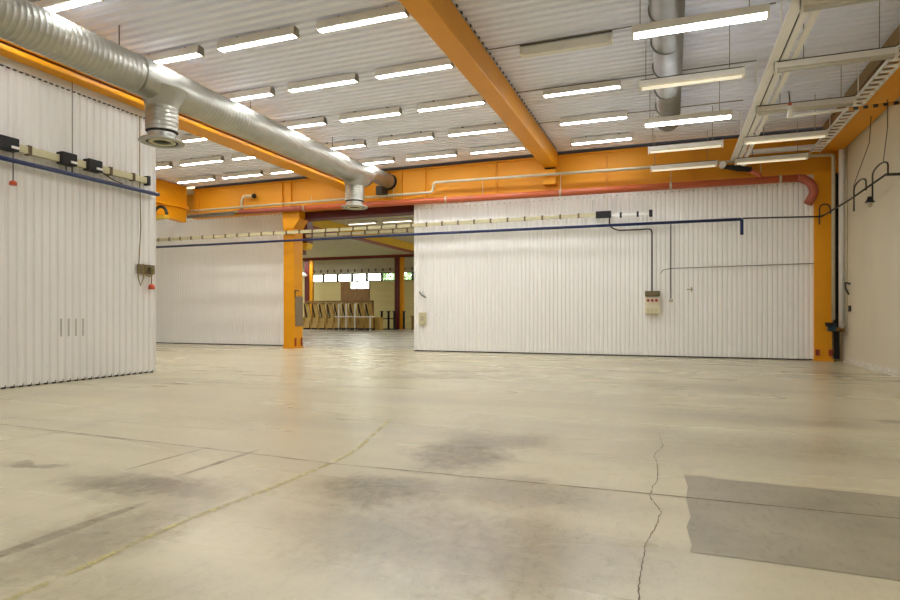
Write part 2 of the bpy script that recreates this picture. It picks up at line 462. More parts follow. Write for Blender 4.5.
# beam of the next bay to the left
nb = thing('ceiling_beam', 'deep orange beam closing the left bay beyond the partition end', 'beam', (-18.6, 5, 5.3))
MB().box(-19.15, -18.75, -3.9, YF - .14, 5.75, ZC - .02).build('web', 'orange', nb)
MB().box(-19.2, -18.65, -3.9, YF - .14, 5.65, 5.75).build('lower_flange', 'orange', nb)
MB().prism([(15.5, 5.65), (19.1, 5.65), (19.1, 5.1), (17.6, 5.2)], -19.05, -18.75, 'x').build('haunch', 'orange', nb)
# right beam at the wall
rb = thing('ceiling_beam', 'orange beam along the top of the right-hand wall', 'beam', (4.15, 0, 5.83))
MB().box(3.9, 4.45, -3.9, YF - .15, 5.83, 5.93).build('lower_flange', 'orange', rb)
MB().box(3.98, 4.4, -3.9, YF - .15, 5.93, 6.58).build('web', mat('shaded orange steel', (150, 110, 58), .6), rb)  # beam orange darkened towards khaki, its shade put into the colour
# columns
def column(name, label, x0, x1, y0, y1, z1):
    t = thing(name, label, 'column', ((x0 + x1) / 2, (y0 + y1) / 2, 0))
    return t
c = column('steel_column', 'orange steel column at the left side of the opening', -13.98, -13.45, 19.1, 19.75, 5.2)
MB().box(-13.98, -13.5, 19.12, 19.7, 0, 4.6).build('shaft', 'orange', c, bevel=.015)
MB().prism([(-13.98, 4.6), (-13.5, 4.6), (-13.25, 4.95), (-13.25, 5.24), (-14.0, 5.24), (-14.0, 4.9)], 19.1, 19.7, 'y').build('capital', 'orange', c)
MB().box(-14.0, -13.46, 19.08, 19.75, 0, .04).build('base_plate', 'orange', c)
MB().box(-13.5, -13.48, 19.2, 19.68, .85, 2.0).build('mesh_panel', 'mesh', c)
mb = MB().tube(rounded([(-13.46, 19.14, 1.95), (-13.46, 19.14, 2.25), (-13.44, 19.4, 2.2)], .06), .018, 8)
mb.build('hook', 'black', c)
for y in (19.2, 19.6):
    MB().box(-13.5, -13.46, y - .03, y + .03, .08, .4).build('foot_bracket', 'redbeam', c)
c2 = column('steel_column', 'orange steel column in the right far corner beside the white wall', 3.78, 4.2, 19.1, 19.5, 5.2)
MB().box(3.78, 4.2, 19.15, 19.55, 0, 5.25).build('shaft', 'orange', c2)
MB().box(3.76, 4.24, 19.08, 19.58, 0, .05).build('base_plate', 'orange', c2)
for x in (3.85, 4.17):
    MB().box(x - .05, x + .05, 19.11, 19.15, .15, .32).build('base_bolt', 'redbeam', c2)
MB().box(4.30, 4.42, 19.3, 19.4, 0.05, 5.6).build('dark_gap', 'black', c2)
# opening lintel and jamb
l = thing('lintel_beam', 'dark maroon lintel beam over the opening into the next hall', 'beam', (-11, 19.6, 4.98))
MB().box(-13.45, -8.5, 19.5, 19.9, 4.98, 5.26).build('web', 'maroon', l)
MB().box(-13.45, -8.5, 19.4, 19.95, 4.96, 4.99).build('flange', 'maroon', l)
j = thing('door_jamb', 'dark maroon jamb behind the orange column at the opening', 'jamb', (-13.2, 20.3, 3.7))
MB().box(-13.9, -13.5, 20.0, 20.4, 4.15, 5.0).build('upper_block', 'maroon', j)
MB().prism([(-13.9, 4.14), (-13.48, 4.14), (-13.55, 3.92), (-13.9, 3.85)], 20.0, 20.4, 'y').build('bracket', 'yellow', j)
MB().box(-13.9, -13.78, 20.0, 20.35, 3.7, 4.2).build('post', 'maroon', j)

# far hall frame
fr = thing('portal_beam', 'dark red beam along the top of the far hall end wall', 'beam', (-27, 47.5, 6.3))
MB().box(-41, -18, 47.4, 47.7, 6.42, 6.6).build('web', 'redbeam', fr)
MB().box(-41, -18, 47.3, 47.8, 6.36, 6.42).build('flange', 'maroon', fr)
for x, lab in ((-31.95, 'red and orange column at the far hall end, left of the windows'), (-22.6, 'red and orange column at the far hall end behind the black posts')):
    t = thing('portal_column', lab, 'column', (x, 47.5, 0), 'columns of the far hall')
    MB().box(x - .3, x + .15, 47.35, 47.7, 0, 6.36).build('red_side', 'maroon', t)
    MB().box(x + .15, x + .5, 47.45, 47.7, 0, 6.36).build('orange_side', 'orange', t)
yb = thing('roof_beam', 'yellow roof beam slanting across the far hall seen through the opening', 'beam', (-18.2, 20, 6.0))
MB().box(-18.35, -18.05, 20.8, 49.9, 6.02, 6.58).build('web', 'yellow', yb)
MB().box(-18.5, -17.9, 20.8, 49.9, 5.97, 6.02).build('flange', 'redbeam', yb)

# ------------------------------------------------------------------ luminaires
def ceiling_fixture(name, label, tube, group):
    t = thing(name, label, 'light fixture', (0, 0, 6.4), group)
    # trapezoid housing: open tray
    MB().prism([(-.10, 6.42), (.10, 6.42), (.07, 6.58), (-.07, 6.58)], 0, 1.75, 'x').build('housing', 'fix', t, bevel=.006)
    MB().prism([(-.062, 6.42), (.062, 6.42), (.05, 6.408), (-.05, 6.408)], .03, 1.72, 'x').build('diffuser', tube, t, bevel=.006)
    for x in (0, 1.73): MB().prism([(-.103, 6.405), (.103, 6.405), (.075, 6.57), (-.075, 6.57)], x, x + .02, 'x').build('end_cap', 'fix', t)
    for x in (.4, 1.35): MB().box(x, x + .05, -.03, .03, 6.58, 6.64).build('mounting_clip', 'dark', t)
    return t
rowsY = [6.98, 9.2, 11.44, 13.68, 15.88, 17.87]
ordinal = ['nearest', 'second', 'third', 'fourth', 'fifth', 'sixth and farthest']
def put(proto, first, x, y, label, z=0):
    o = proto if first else copy_tree(proto)
    o.location = (x, y, proto_z + z); o['label'] = label
    return o
proto_z = 6.4
pm = ceiling_fixture('ceiling_light', '', 'tube', 'lit ceiling lights of the middle bay'); index_kids(); first = True
cols = [(-10.41, 'beside the big duct'), (-8.19, 'in the middle of the bay'), (-5.96, 'beside the orange box beam')]
for ri, y in enumerate(rowsY):
    for x, w in cols:
        if ri == 0 and x > -9: continue
        
        put(pm, first, x, y, 'lit ceiling light %s, %s row from the camera' % (w, ordinal[ri])); first = False
pr = ceiling_fixture('ceiling_light', '', 'tube', 'lit ceiling lights right of the box beam'); index_kids()
for i, y in enumerate((13.8, 16.0, 18.0)):
    put(pr, i == 0, -2.8, y, 'lit ceiling light just right of the orange box beam, %s of three' % ('nearest', 'middle', 'farthest')[i])
pl = ceiling_fixture('ceiling_light', '', 'tube_in', 'lit ceiling lights of the left bay'); index_kids(); first = True
for y, xs, w in ((13.68, (-15.75, -13.55), 'near'), (15.82, (-17.95, -15.73, -13.54), 'middle'), (17.88, (-17.95, -15.76, -13.59), 'far')):
    for i, x in enumerate(xs):
        k = i if len(xs) == 3 else i + 1
        put(pl, first, x, y, 'lit ceiling light in the left bay, %s row, %s' % (w, ('beside the left orange beam', 'centre', 'beside the grooved beam under the duct')[k])); first = False
# unlit one with exposed tubes
un = thing('ceiling_light', 'unlit ceiling light with dark top edge right of the orange box beam', 'light fixture', (-2.78, 11.45, 6.4))
MB().box(-2.78, -1.02, 11.38, 11.52, 6.5, 6.58).build('housing', 'fixdull', un)
MB().box(-2.78, -1.02, 11.36, 11.38, 6.565, 6.585).build('front_edge', 'dark', un)
MB().prism([(11.34, 6.52), (11.56, 6.52), (11.53, 6.38), (11.37, 6.38)], -2.72, -1.08, 'x').build('diffuser', 'fixdull', un)
for x in (-2.75, -1.05): MB().box(x - .02, x + .02, 11.34, 11.56, 6.4, 6.52).build('end_cap', 'fix', un)
# far hall lights
proto_z = 6.4
pf = ceiling_fixture('ceiling_light', '', 'tube_far', 'ceiling lights of the far hall'); index_kids(); first = True
for ri, y in enumerate((22.5, 26, 29.6)):
    for ci, x in enumerate((-12.9, -15.0, -17.2)):
        put(pf, first, x, y, 'lit ceiling light in the far hall, %s row beyond the lintel, %s' % (('first', 'second', 'third')[ri], ('rightmost', 'middle', 'leftmost')[ci])); first = False

# hanging battens
def hanging(label, x, y, z, lit, ln=1.82, group='hanging battens'):
    t = thing('hanging_light', label, 'light fixture', (x, y, z), group)
    MB().prism([(y - .05, z + .14), (y + .05, z + .14), (y + .07, z + .03), (y - .07, z + .03)], x, x + ln, 'x').build('housing', 'fix', t)
    if lit == 2:
        MB().prism([(y - .06, z + .03), (y + .06, z + .03), (y + .045, z - .02), (y - .045, z - .02)], x + .03, x + ln - .03, 'x').build('diffuser', 'tube', t, bevel=.01)
    else:
        tm = 'tube_dim' if lit == 1 else 'tube_off'
        for dy in (-.035, .035):
            MB().tube([(x + .05, y + dy, z - .005), (x + ln - .05, y + dy, z - .005)], .016, 10).build('tube', tm, t)
    for xx in (x, x + ln - .03): MB().box(xx, xx + .03, y - .07, y + .07, z - .025, z + .145).build('end_cap', 'fix', t)
    MB().box(x, x + ln, y - .058, y + .058, z + .14, z + .155).build('edge', 'dark' if lit < 2 else 'fix', t)
    for xx in (x + (.12 if x < 1 else .45), x + ln - .25):
        MB().tube([(xx, y, z + .1), (xx, y, 6.62)], .007, 6).build('suspension_wire', 'wire', t)
    return t
hy = [9.5, 11.74, 14.1, 16.42, 18.55]
hl = [2, 1, 2, 1, 1]
nm = ['nearest and brightest', 'second', 'third', 'fourth', 'farthest']
for i, y in enumerate(hy):
    hanging('hanging batten light under the round duct, %s of the row' % nm[i], -.56, y, 5.56, hl[i], 1.8 if i else 1.87)
for i, y in enumerate(hy):
    hanging('white batten light between the twin rails and the right wall, %s of the row' % nm[i].replace(' and brightest', ''), 1.7, y - .02, 5.56, (0, 0, 0, 1, 1)[i], 1.8, 'battens under the twin rails')
# twin rail frame
tr = thing('twin_rail', 'pair of long white rails hanging along the ceiling above the batten lights', 'rail', (1.9, 6, 5.7))
for x0, w in ((1.62, .14), (1.79, .10), (1.96, .08)):
    MB().box(x0, x0 + w, 5.5, 18.9, 5.72, 5.80).build('rail', 'whitepipe', tr)
MB().box(1.76, 1.78, 5.5, 18.9, 5.72, 5.74).build('lip', 'dark', tr)
for k in range(8):
    MB().box(1.66, 2.01, 7 + k * 1.6, 7.05 + k * 1.6, 5.8, 5.83).build('cross_tie', 'whitepipe', tr)
for y in (8.0, 11.0, 14.0, 17.0):
    MB().tube([(1.7, y, 5.8), (1.7, y, 6.62)], .012, 6).build('hanger', 'whitepipe', tr)
# X direction thin suspension rails and drop wires behind hanging lights
for i, y in enumerate((11.2, 13.6, 16.0)):
    s_ = thing('cable_line', 'thin grey support line under the ceiling between duct and rails, %s of three' % ('nearest', 'middle', 'farthest')[i], 'cable', (0, y, 6.5), 'thin lines under the ceiling')
    MB().tube([(-3.4, y, 6.52), (1.65, y, 6.52)], .012, 6).build('cord', 'wire', s_)

# ------------------------------------------------------------------ ducts
def ridged_duct(mb, x, z, r, y0, y1, pitch=.10, n=64, ridge=.0035):
    ys = []
    y = y0
    while y < y1:
        ys += [(y, r), (y + pitch * .62, r), (y + pitch * .74, r + ridge), (y + pitch * .88, r + ridge)]
        y += pitch
    ys.append((y1, r))
    v = []; f = []
    for i, (yy, rr) in enumerate(ys):
        for k in range(n):
            a = 2 * PI * k / n
            v.append((x + math.cos(a) * rr, min(yy, y1) + .05 * math.sin(a / 1.0) * 0, z + math.sin(a) * rr))
    for i in range(len(ys) - 1):
        for k in range(n): f.append((i * n + k, i * n + (k + 1) % n, (i + 1) * n + (k + 1) % n, (i + 1) * n + k))
    mb.add(v, f, True); return mb
DX, DZ, DR = -9.5, 5.857, .35
d = thing('ventilation_duct', 'large galvanised spiral duct running under the ceiling above the left partition', 'duct', (DX, 9, DZ))
ridged_duct(MB(), DX, DZ, DR, -3.5, 8.45).build('spiral_section', 'duct', d)
ridged_duct(MB(), DX, DZ, DR, 9.75, 16.2).build('spiral_section', 'duct', d)
def smooth_ring(y0, y1, r, x=DX, z=DZ):
    return MB().tube([(x, y0, z), (x, y1, z)], r, 56, False)
smooth_ring(8.4, 9.8, DR + .008).build('tee_body', 'duct', d)
smooth_ring(16.15, 17.3, DR + .008).build('tee_body', 'duct', d)
for y in (8.42, 9.78, 16.17): smooth_ring(y - .025, y + .025, DR + .016).build('joint_band', 'duct', d)
# reducer and small end section
rz = 6.08
MB().tube([(DX, 17.3, DZ), (DX, 17.75, rz), (DX, 19.2, rz)], [DR, .26, .26], 48, False).build('reducer', 'duct', d)
MB().tube([(DX, 19.12, rz), (DX, 19.24, rz)], [.29, .29], 48).build('wall_collar', 'black', d)
MB().box(DX - .28, DX - .05, 18.7, 19.2, 5.55, 5.85).build('support_bracket', 'dark', d)
for y in (8.07, 11.7, 15.4): MB().tube([(DX + .0, y, DZ + DR - .01), (DX, y, 6.62)], .01, 6).build('hanger_rod', 'dark', d)
for y, nmz in ((9.05, 'nearer'), (16.72, 'farther')):
    t = thing('duct_diffuser', 'round air outlet hanging below the big duct, the %s one' % nmz, 'air outlet', (DX, y, 4.72), 'duct outlets')
    # saddle cone
    MB().tube([(DX, y, DZ - .12), (DX, y, 5.52), (DX, y, 5.40)], [.48 if nmz == 'nearer' else .42, .33, .30], 48, False).build('saddle', 'duct', t)
    mb = MB(); pts = []; rs = []
    z = 5.41
    for k in range(6):
        pts += [(DX, y, z), (DX, y, z - .055), (DX, y, z - .065), (DX, y, z - .075)]; rs += [.30, .30, .31, .30]; z -= .08
    pts = [p for p in pts]
    mb.tube(pts, rs, 48, False); mb.build('spigot', 'duct', t)
    MB().tube([(DX, y, 4.94), (DX, y, 4.90)], [.305, .26], 48, False).build('step_band', 'black', t)
    MB().tube([(DX, y, 4.92), (DX, y, 4.80), (DX, y, 4.78)], [.26, .26, .30], 48, False).build('neck', 'duct', t)
    def ring(r0, r1, z0, z1, m, nme):
        n = 48; v = []; f = []
        for rr, zz in ((r0, z0), (r1, z0), (r1, z1), (r0, z1)):
            for k in range(n): v.append((DX + rr * math.cos(2 * PI * k / n), y + rr * math.sin(2 * PI * k / n), zz))
        for a in range(4):
            b_ = (a + 1) % 4
            for k in range(n): f.append((a * n + k, a * n + (k + 1) % n, b_ * n + (k + 1) % n, b_ * n + k))
        MB().add(v, f, True).build(nme, m, t)
    ring(.30, .42, 4.72, 4.755, 'duct', 'rim')
    ring(.25, .30, 4.735, 4.77, 'black', 'slot')
    ring(.17, .25, 4.725, 4.745, 'trunk', 'inner_ring')
    ring(.0, .17, 4.74, 4.76, 'dark', 'core')
d2 = thing('ventilation_duct', 'smooth grey duct pointing towards the far wall above the hanging batten lights', 'duct', (-.07, 10, 6.2))
MB().tube([(-.07, -3.5, 6.24), (-.05, 16.1, 6.24)], .27, 48).build('duct_body', 'duct2', d2)
for k in range(10):
    y = 5.4 + k * 1.18
    MB().tube([(-.07, y, 6.24), (-.07, y + .04, 6.24)], .28, 48).build('joint_band', 'duct2', d2)
MB().tube([(-.05, 16.1, 6.24), (-.05, 16.16, 6.22), (-.07, 16.2, 6.2)], [.27, .22, .1], 40).build('end_cap', 'duct2', d2)

# ------------------------------------------------------------------ pipes on the far wall
rp = thing('red_pipe', 'long terracotta red pipe along the top of the white far wall', 'pipe', (-6, 18.95, 5.15))
z0, z1 = 5.29, 5.1
pts = [(-15.9, 18.95, 5.33), (-13, 18.95, 5.30), (-7, 18.95, 5.22), (3.32, 18.95, 5.12)]
def interp(a, b, n): a, b = Vector(a), Vector(b); return [a + (b - a) * i / n for i in range(n + 1)]
MB().tube([pts[0], pts[1]], .10, 20).build('straight_run', mat('dull red pipe', (164, 80, 60), .45), rp)
MB().tube([pts[1], pts[2], pts[3]], .105, 20).build('straight_run', 'redpipe', rp)
el = arc((3.32, 18.95, 4.72), .40, PI / 2, -.25, (1, 0, 0), (0, 0, 1), 12)
MB().tube(el + [(3.58, 18.95, 4.38)], .115, 20).build('elbow', mat('red elbow', (180, 92, 68), .5), rp)
for x in (-12.6, -9.2, -5.9, -3.3, .0, 2.4):
    MB().tube([(x, 18.95, 5.2), (x, 18.95, 5.75)], .01, 6).build('hanger', 'greypipe', rp)
for x in (-12.9, -7.2, -3.3, 0.0, 2.9):
    zz = 5.30 + (x + 13) / 16.2 * (5.12 - 5.30)
    MB().tube([(x - .03, 18.95, zz), (x + .03, 18.95, zz)], .118, 20).build('clamp', 'greypipe', rp)
gp = tag(MB().tube(rounded([(-18.3, 18.85, 5.5), (-7.68, 18.85, 5.5), (-7.62, 18.85, 5.83), (4.17, 18.85, 5.68), (4.17, 18.85, 1.15)], .1), .045, 12)
    .build('conduit_pipe', 'greypipe'), 'thin beige pipe with an upward jog above the red pipe, down the right corner', 'pipe')
wp = tag(MB().tube(rounded([(2.0, 19.0, 5.97), (4.40, 19.0, 5.97), (4.40, 19.0, .95)], .12), .075, 16).build('white_pipe', 'whitepipe'),
    'thick white pipe turning down into the right far corner', 'pipe')
cy = thing('cable_tray', 'beige ledge tray under the orange girder in the left bay', 'tray', (-17, 19, 5.3))
MB().box(-18.6, -13.4, 19.0, 19.25, 5.36, 5.42).build('tray_bed', 'greypipe', cy)
MB().box(-18.6, -16.2, 18.98, 19.0, 5.24, 5.36).build('tray_side', mat('grey tray side', (112, 104, 92), .5), cy)
MB().box(-19.2, -18.2, 17.45, 17.7, 5.0, 5.12).build('yellow_end', 'yellow', cy)
for x, r, lab in ((-18.35, .3, 'curved grey hose above the yellow tray end in the left bay'), (-15.85, .2, 'short curved grey pipe outlet on the girder in the left bay')):
    t = thing('curved_pipe', lab, 'pipe', (x, 19, 5.4))
    if r == .3:
        MB().tube(arc((x - .0, 17.4, 5.12), .32, PI, 0, (1, 0, 0), (0, 0, 1), 12), .06, 12).build('hose', 'dark', t)
    else:
        MB().tube([(x, 19, 5.45)] + arc((x + .2, 19, 5.75), .2, PI, PI / 2, (1, 0, 0), (0, 0, 1), 6) + [(x + .55, 19.05, 5.95)], .055, 12).build('pipe_bend', 'greypipe', t)
        MB().tube([(x + .5, 19.05, 5.95), (x + .6, 19.05, 5.95)], .09, 12).build('nozzle', 'black', t)
# valve and black elbow near the rail end
vb = thing('pipe_valve', 'black pipe elbow with a red stub dropping onto the red pipe below the rail end', 'valve', (1.9, 18.8, 5.5))
MB().tube([(1.35, 18.85, 5.6), (1.8, 18.8, 5.5), (2.15, 18.85, 5.45)], [.05, .09, .07], 12).build('elbow_body', 'black', vb)
MB().tube([(2.0, 18.9, 5.5), (2.35, 18.93, 5.3), (2.4, 18.95, 5.15)], .07, 12).build('red_stub', 'redpipe', vb)
for x in (1.4, 1.95): MB().tube([(x, 18.7, 5.62), (x, 18.9, 5.62)], .09, 14).build('flange', 'whitepipe', vb)

# busbar trunking on the far wall
def trunk(label, x0, x1, y, z, h=.11, skip=None, name='busbar_trunking'):
    t = thing(name, label, 'trunking', ((x0 + x1) / 2, y, z))
    MB().box(x0, x1, y, y + .07, z - h / 2, z + h / 2).build('rail', 'trunk', t)
    x = x0 + .3
    while x < x1 - .1:
        MB().box(x - .028, x + .028, y - .014, y + .075, z - h / 2 - .012, z + h / 2 + .02).build('joint_clip', 'trunk_cap', t)
        x += .58
    return t
t = trunk('long beige busbar trunking with brown clips along the far wall and across the opening', -24.5, -2.15, 19.0, 4.43)
MB().box(-2.2, -1.74, 18.93, 19.08, 4.32, 4.52).build('feed_box', 'black', t)
MB().box(-1.72, -.5, 19.0, 19.06, 4.34, 4.42).build('rail', 'whitepipe', t)
for x in (-1.45, -.95): MB().box(x - .03, x + .03, 18.98, 19.07, 4.3, 4.46).build('joint_clip', 'black', t)
MB().box(-.62, -.52, 18.96, 19.08, 4.28, 4.48).build('end_cap', 'black', t)
MB().tube([(-2.3, 19.0, 4.5), (-2.3, 19.0, 4.9)], .006, 6).build('hanger', 'wire', t)
trunk('second beige busbar trunking lying lower behind the first across the opening', -13.4, -8.6, 19.75, 4.38)
# blue pipe on far wall
bp_ = tag(MB().tube([(-24.5, 18.95, 4.13), (-8.5, 18.95, 4.10), (1.84, 18.95, 4.05)], .045, 12)
    .tube(rounded([(1.8, 18.95, 4.05), (1.92, 18.95, 4.05), (1.92, 18.95, 3.6)], .06), .045, 12).build('blue_pipe', 'bluepipe'), 'long blue pipe along the far wall ending in a short drop', 'pipe')
tag(MB().tube([(1.95, 19.0, 4.08), (3.95, 19.0, 4.02)], .022, 8).build('conduit', 'dark'), 'thin dark conduit continuing from the blue pipe end to the corner column', 'conduit')
# distribution box
b = thing('switch_box', 'cream electrical switch box with three dark red sockets on the far wall', 'electrical box', (-.53, 19.18, 1.3))
MB().box(-.745, -.305, 19.1, 19.26, 1.32, 1.86).build('enclosure', 'cream', b, bevel=.012)
MB().box(-.745, -.305, 19.08, 19.26, 1.86, 2.02).build('breaker_cover', 'brownbox', b, bevel=.01)
MB().box(-.72, -.33, 19.075, 19.08, 1.845, 1.87).build('cover_hinge', 'dark', b)
for i, x in enumerate((-.65, -.53, -.41)):
    MB().tube([(x, 19.06, 1.73), (x, 19.11, 1.73)], .042, 16).build('socket', 'redbtn', b)
for x in (-.65, -.53, -.41): MB().box(x - .045, x + .045, 19.07, 19.1, 1.36, 1.48).build('lower_socket', 'trunk', b)
tag(MB().tube(rounded([(-1.8, 19.1, 4.35), (-1.8, 19.1, 4.05), (-1.55, 19.14, 3.92), (-.54, 19.14, 3.92), (-.54, 19.14, 2.02)], .12), .022, 8).build('conduit', 'dark'),
    'dark conduit running from the trunking feed box down to the cream switch box', 'conduit')
t = thing('conduit_drop', 'thin vertical conduit with a small socket right of the switch box', 'conduit', (0, 19.2, 1.7))
MB().tube([(0.0, 19.2, 4.05), (0.0, 19.2, 1.78)], .015, 8).build('conduit', 'dark', t)
MB().box(-.05, .06, 19.18, 19.24, 1.68, 1.76).build('socket', 'greypipe', t)
t = tag(MB().tube([(-.30, 19.22, 2.55), (-.22, 19.22, 2.66), (0, 19.22, 2.70), (3.78, 19.22, 2.74)], .011, 8).build('wall_cable', 'wire'), 'thin grey cable running right along the far wall to the corner', 'cable')
tag(MB().tube([(.46, 19.2, 2.05), (.62, 19.16, 2.05)], .02, 8).tube([(.58, 19.16, 1.98), (.58, 19.16, 2.12)], .015, 8).build('wall_hook', 'greypipe'), 'small grey hook on the far wall right of the conduit drop', 'hook')
t = thing('wall_switch_plate', 'small beige switch plate at the left end of the far wall', 'switch', (-8.2, 19.2, .9))
MB().box(-8.33, -8.07, 19.18, 19.26, .95, 1.37).build('plate', 'trunk', t, bevel=.01)
MB().box(-8.26, -8.14, 19.165, 19.18, 1.08, 1.24).build('button', 'greypipe', t)
tag(MB().tube(rounded([(-8.35, 19.28, 2.1), (-8.2, 19.12, 1.98), (-8.1, 19.28, 1.9)], .05), .02, 8).build('door_hook', 'dark'), 'small black hook on the left end of the far wall', 'hook')

# ------------------------------------------------------------------ left partition services
lt = thing('busbar_trunking', 'beige busbar trunking with black tap-off boxes on the left partition', 'trunking', (XL, 8, 4.2))
XT = XL + .05
zt = 4.24
MB().box(XT, XT + .09, 2, 9.88, zt - .065, zt + .065).build('rail', 'trunk', lt)
for y in (7.31, 8.95, 9.5): MB().box(XT - .01, XT + .105, y - .03, y + .03, zt - .08, zt + .085).build('joint_clip', 'trunk_cap', lt)
for y0_, y1_ in ((6.55, 7.08), (7.86, 8.16), (8.40, 8.70)):
    o = MB().box(XT - .01, XT + .17, y0_, y1_, zt - .10, zt + .13).build('tap_off_box', 'black', lt, bevel=.015)
    MB().box(XT + .17, XT + .19, y1_ - .14, y1_ - .02, zt - .06, zt - .02).build('lever', 'whitepipe', o)
MB().box(XT - .01, XT + .12, 9.84, 9.91, zt - .1, zt + .1).build('end_cap', 'black', lt)
MB().tube([(XT + .05, 8.14, zt), (XT + .05, 8.14, 5.78)], .008, 6).build('hanger_wire', 'wire', lt)
MB().tube([(XT + .12, 8.68, zt - .06), (XT + .14, 8.95, zt - .18), (XT + .12, 9.2, 4.03)], .012, 8).build('flex_cable', 'dark', lt)
for y in (7.98, 8.10): MB().tube([(XT + .1, y, zt - .1), (XT + .1, y, 4.03)], .012, 8).build('drop_conduit', 'dark', lt)
tag(MB().tube([(XT + .1, 2, 3.985), (XT + .1, 10.14, 3.985)], .042, 14).build('blue_pipe', 'bluepipe'), 'blue pipe running along the left partition under the tap-off boxes', 'pipe')
t = thing('pull_switch', 'red pull knob hanging on a cord below the first black box', 'pull cord', (XT + .12, 7.0, 3.5))
MB().tube([(XT + .12, 7.0, zt - .1), (XT + .12, 7.0, 3.62)], .009, 6).build('cord', 'dark', t)
MB().tube([(XT + .12, 7.0, 3.63), (XT + .12, 7.0, 3.60), (XT + .12, 7.0, 3.55)], [.03, .06, .06], 14).build('knob', 'red', t)
# rope
tag(MB().tube([(XT + .08, 9.66, 5.6), (XT + .08, 9.66, 4.2), (XT + .1, 9.67, 3.2), (XT + .1, 9.62, 2.4), (XT + .1, 9.60, 2.1), (XT + .1, 9.66, 1.93), (XT + .1, 9.74, 2.1), (XT + .1, 9.74, 2.4)], .011, 8).build('rope', 'rope'),
    'ochre cord hanging in a loop down the left partition near its end', 'cord')
t = thing('wall_socket', 'brown wall socket with coiled lead and red plug near the partition end', 'socket', (XL, 9.9, 2.2))
MB().box(XL, XL + .07, 9.70, 10.12, 2.2, 2.4).build('back_box', 'brownbox', t, bevel=.01)
MB().tube(arc((XL + .1, 9.93, 2.25), .11, 0, 2 * PI, (0, 1, 0), (0, 0, 1), 20), .014, 8, False).build('coiled_lead', 'rope', t)
MB().tube(arc((XL + .09, 9.90, 2.28), .07, 0, 2 * PI, (0, 1, 0), (0, 0, 1), 20), .012, 8, False).build('coiled_lead', 'trunk_cap', t)
MB().tube([(XL + .1, 10.0, 2.3), (XL + .1, 10.0, 1.97)], .011, 8).build('lead', 'rope', t)
MB().tube([(XL + .1, 10.0, 1.98), (XL + .1, 10.0, 1.93), (XL + .1, 10.0, 1.86)], [.03, .065, .07], 14).build('plug', 'red', t)

# ------------------------------------------------------------------ right side services
cl = thing('cable_ladder', 'pale cable ladder running along the inner side of the right orange beam', 'cable tray', (3.74, 10, 5.8))
for x in (3.60, 3.85): MB().box(x, x + .025, 4, 18.9, 5.78, 5.84).build('side_rail', 'whitepipe', cl)
for k in range(48): MB().box(3.60, 3.875, 6 + k * .27, 6.09 + k * .27, 5.78, 5.80).build('rung', 'whitepipe', cl)
for y in (11.9, 14.3, 16.6): MB().tube([(3.6, y, 5.8), (3.6, y, 6.62)], .012, 6).build('hanger', 'whitepipe', cl)
MB().box(3.90, 3.93, 4, 16.6, 6.3, 6.58).build('shaded_beam_face', mat('shaded beam brown', (150, 124, 80), .6), cl)  # upper strip of the orange beam face, shade painted in as brown
# barrier bar with hazard stripes
bb = thing('barrier_bar', 'white horizontal bar ending in black and orange hazard stripes at the right beam', 'bar', (3, 13.55, 5.3))
MB().tube([(2.2, 13.6, 5.30), (3.25, 13.55, 5.31)], .03, 10).build('bar', 'whitepipe', bb)
MB().tube([(3.25, 13.55, 5.31), (4.1, 13.5, 5.32)], .032, 10).build('striped_end', 'hazard', bb)
MB().tube([(4.1, 13.5, 5.32), (4.5, 13.5, 5.32)], .02, 10).build('wall_stub', 'greypipe', bb)
ps = thing('pull_switch', 'white cylinder pull switch with red band hanging from the twin rails', 'pull cord', (2.24, 13.55, 5.3))
MB().tube([(2.22, 13.5, 5.78), (2.24, 13.5, 5.52)], .012, 8).build('cord', 'dark', ps)
MB().tube([(2.24, 13.5, 5.54), (2.24, 13.5, 5.48)], .035, 12).build('red_band', 'red', ps)
MB().tube([(2.24, 13.5, 5.48), (2.24, 13.5, 5.26)], .045, 14).build('cylinder', 'whitepipe', ps)
# gooseneck rail on the right wall
XG = 4.35
gr = thing('lamp_rail', 'dark rail climbing along the right wall with three hook-shaped bends', 'rail', (XG, 17, 4.1))
MB().tube([(3.82, 19.05, 4.02), (3.98, 18.9, 4.05), (4.12, 17.0, 4.12), (4.2, 14.75, 4.22)], .022, 8).build('rod', 'dark', gr)
MB().tube([(4.2, 14.75, 4.22), (4.4, 14.6, 4.18), (4.48, 14.6, 4.18)], .03, 8).build('rod_end', 'dark', gr)
def hook(x, y, z, up, w, down):
    pts = [(x, y, z)]
    n = 8
    for i in range(n + 1):
        a = PI * i / n
        pts.append((x - .0 + 0, y + w / 2 - w / 2 * math.cos(a), z + up + w / 2 * math.sin(a) * .8))
    pts.append((x, y + w, z - down)); return pts
pts_h = [(3.87, 19.0, 4.02)]
for i in range(9):
    a = PI * i / 8; pts_h.append((4.0 - .13 * math.cos(a), 19.0, 4.24 + .12 * math.sin(a)))
MB().tube([(3.87, 19.0, 3.80)] + pts_h + [(4.13, 18.95, 4.08)], .018, 8).build('hook_bend', 'dark', gr)
for y, z, w, up, dn in ((15.9, 4.15, .95, .17, .35), (14.65, 4.2, 1.0, .20, .34)):
    xx = 4.02 + (18.9 - y) * .045
    pp = [(xx, y, z - .03)]
    for i in range(9):
        a = PI * i / 8; pp.append((xx, y + w / 2 - w / 2 * math.cos(a), z + up + .13 * math.sin(a)))
    pp.append((xx, y + w, z - dn))
    MB().tube(pp, .018, 8).build('hook_bend', 'dark', gr)
t = thing('rail_lamp', 'small dark lamp hanging from the last hook of the wall rail', 'lamp', (4.2, 15.6, 3.7))
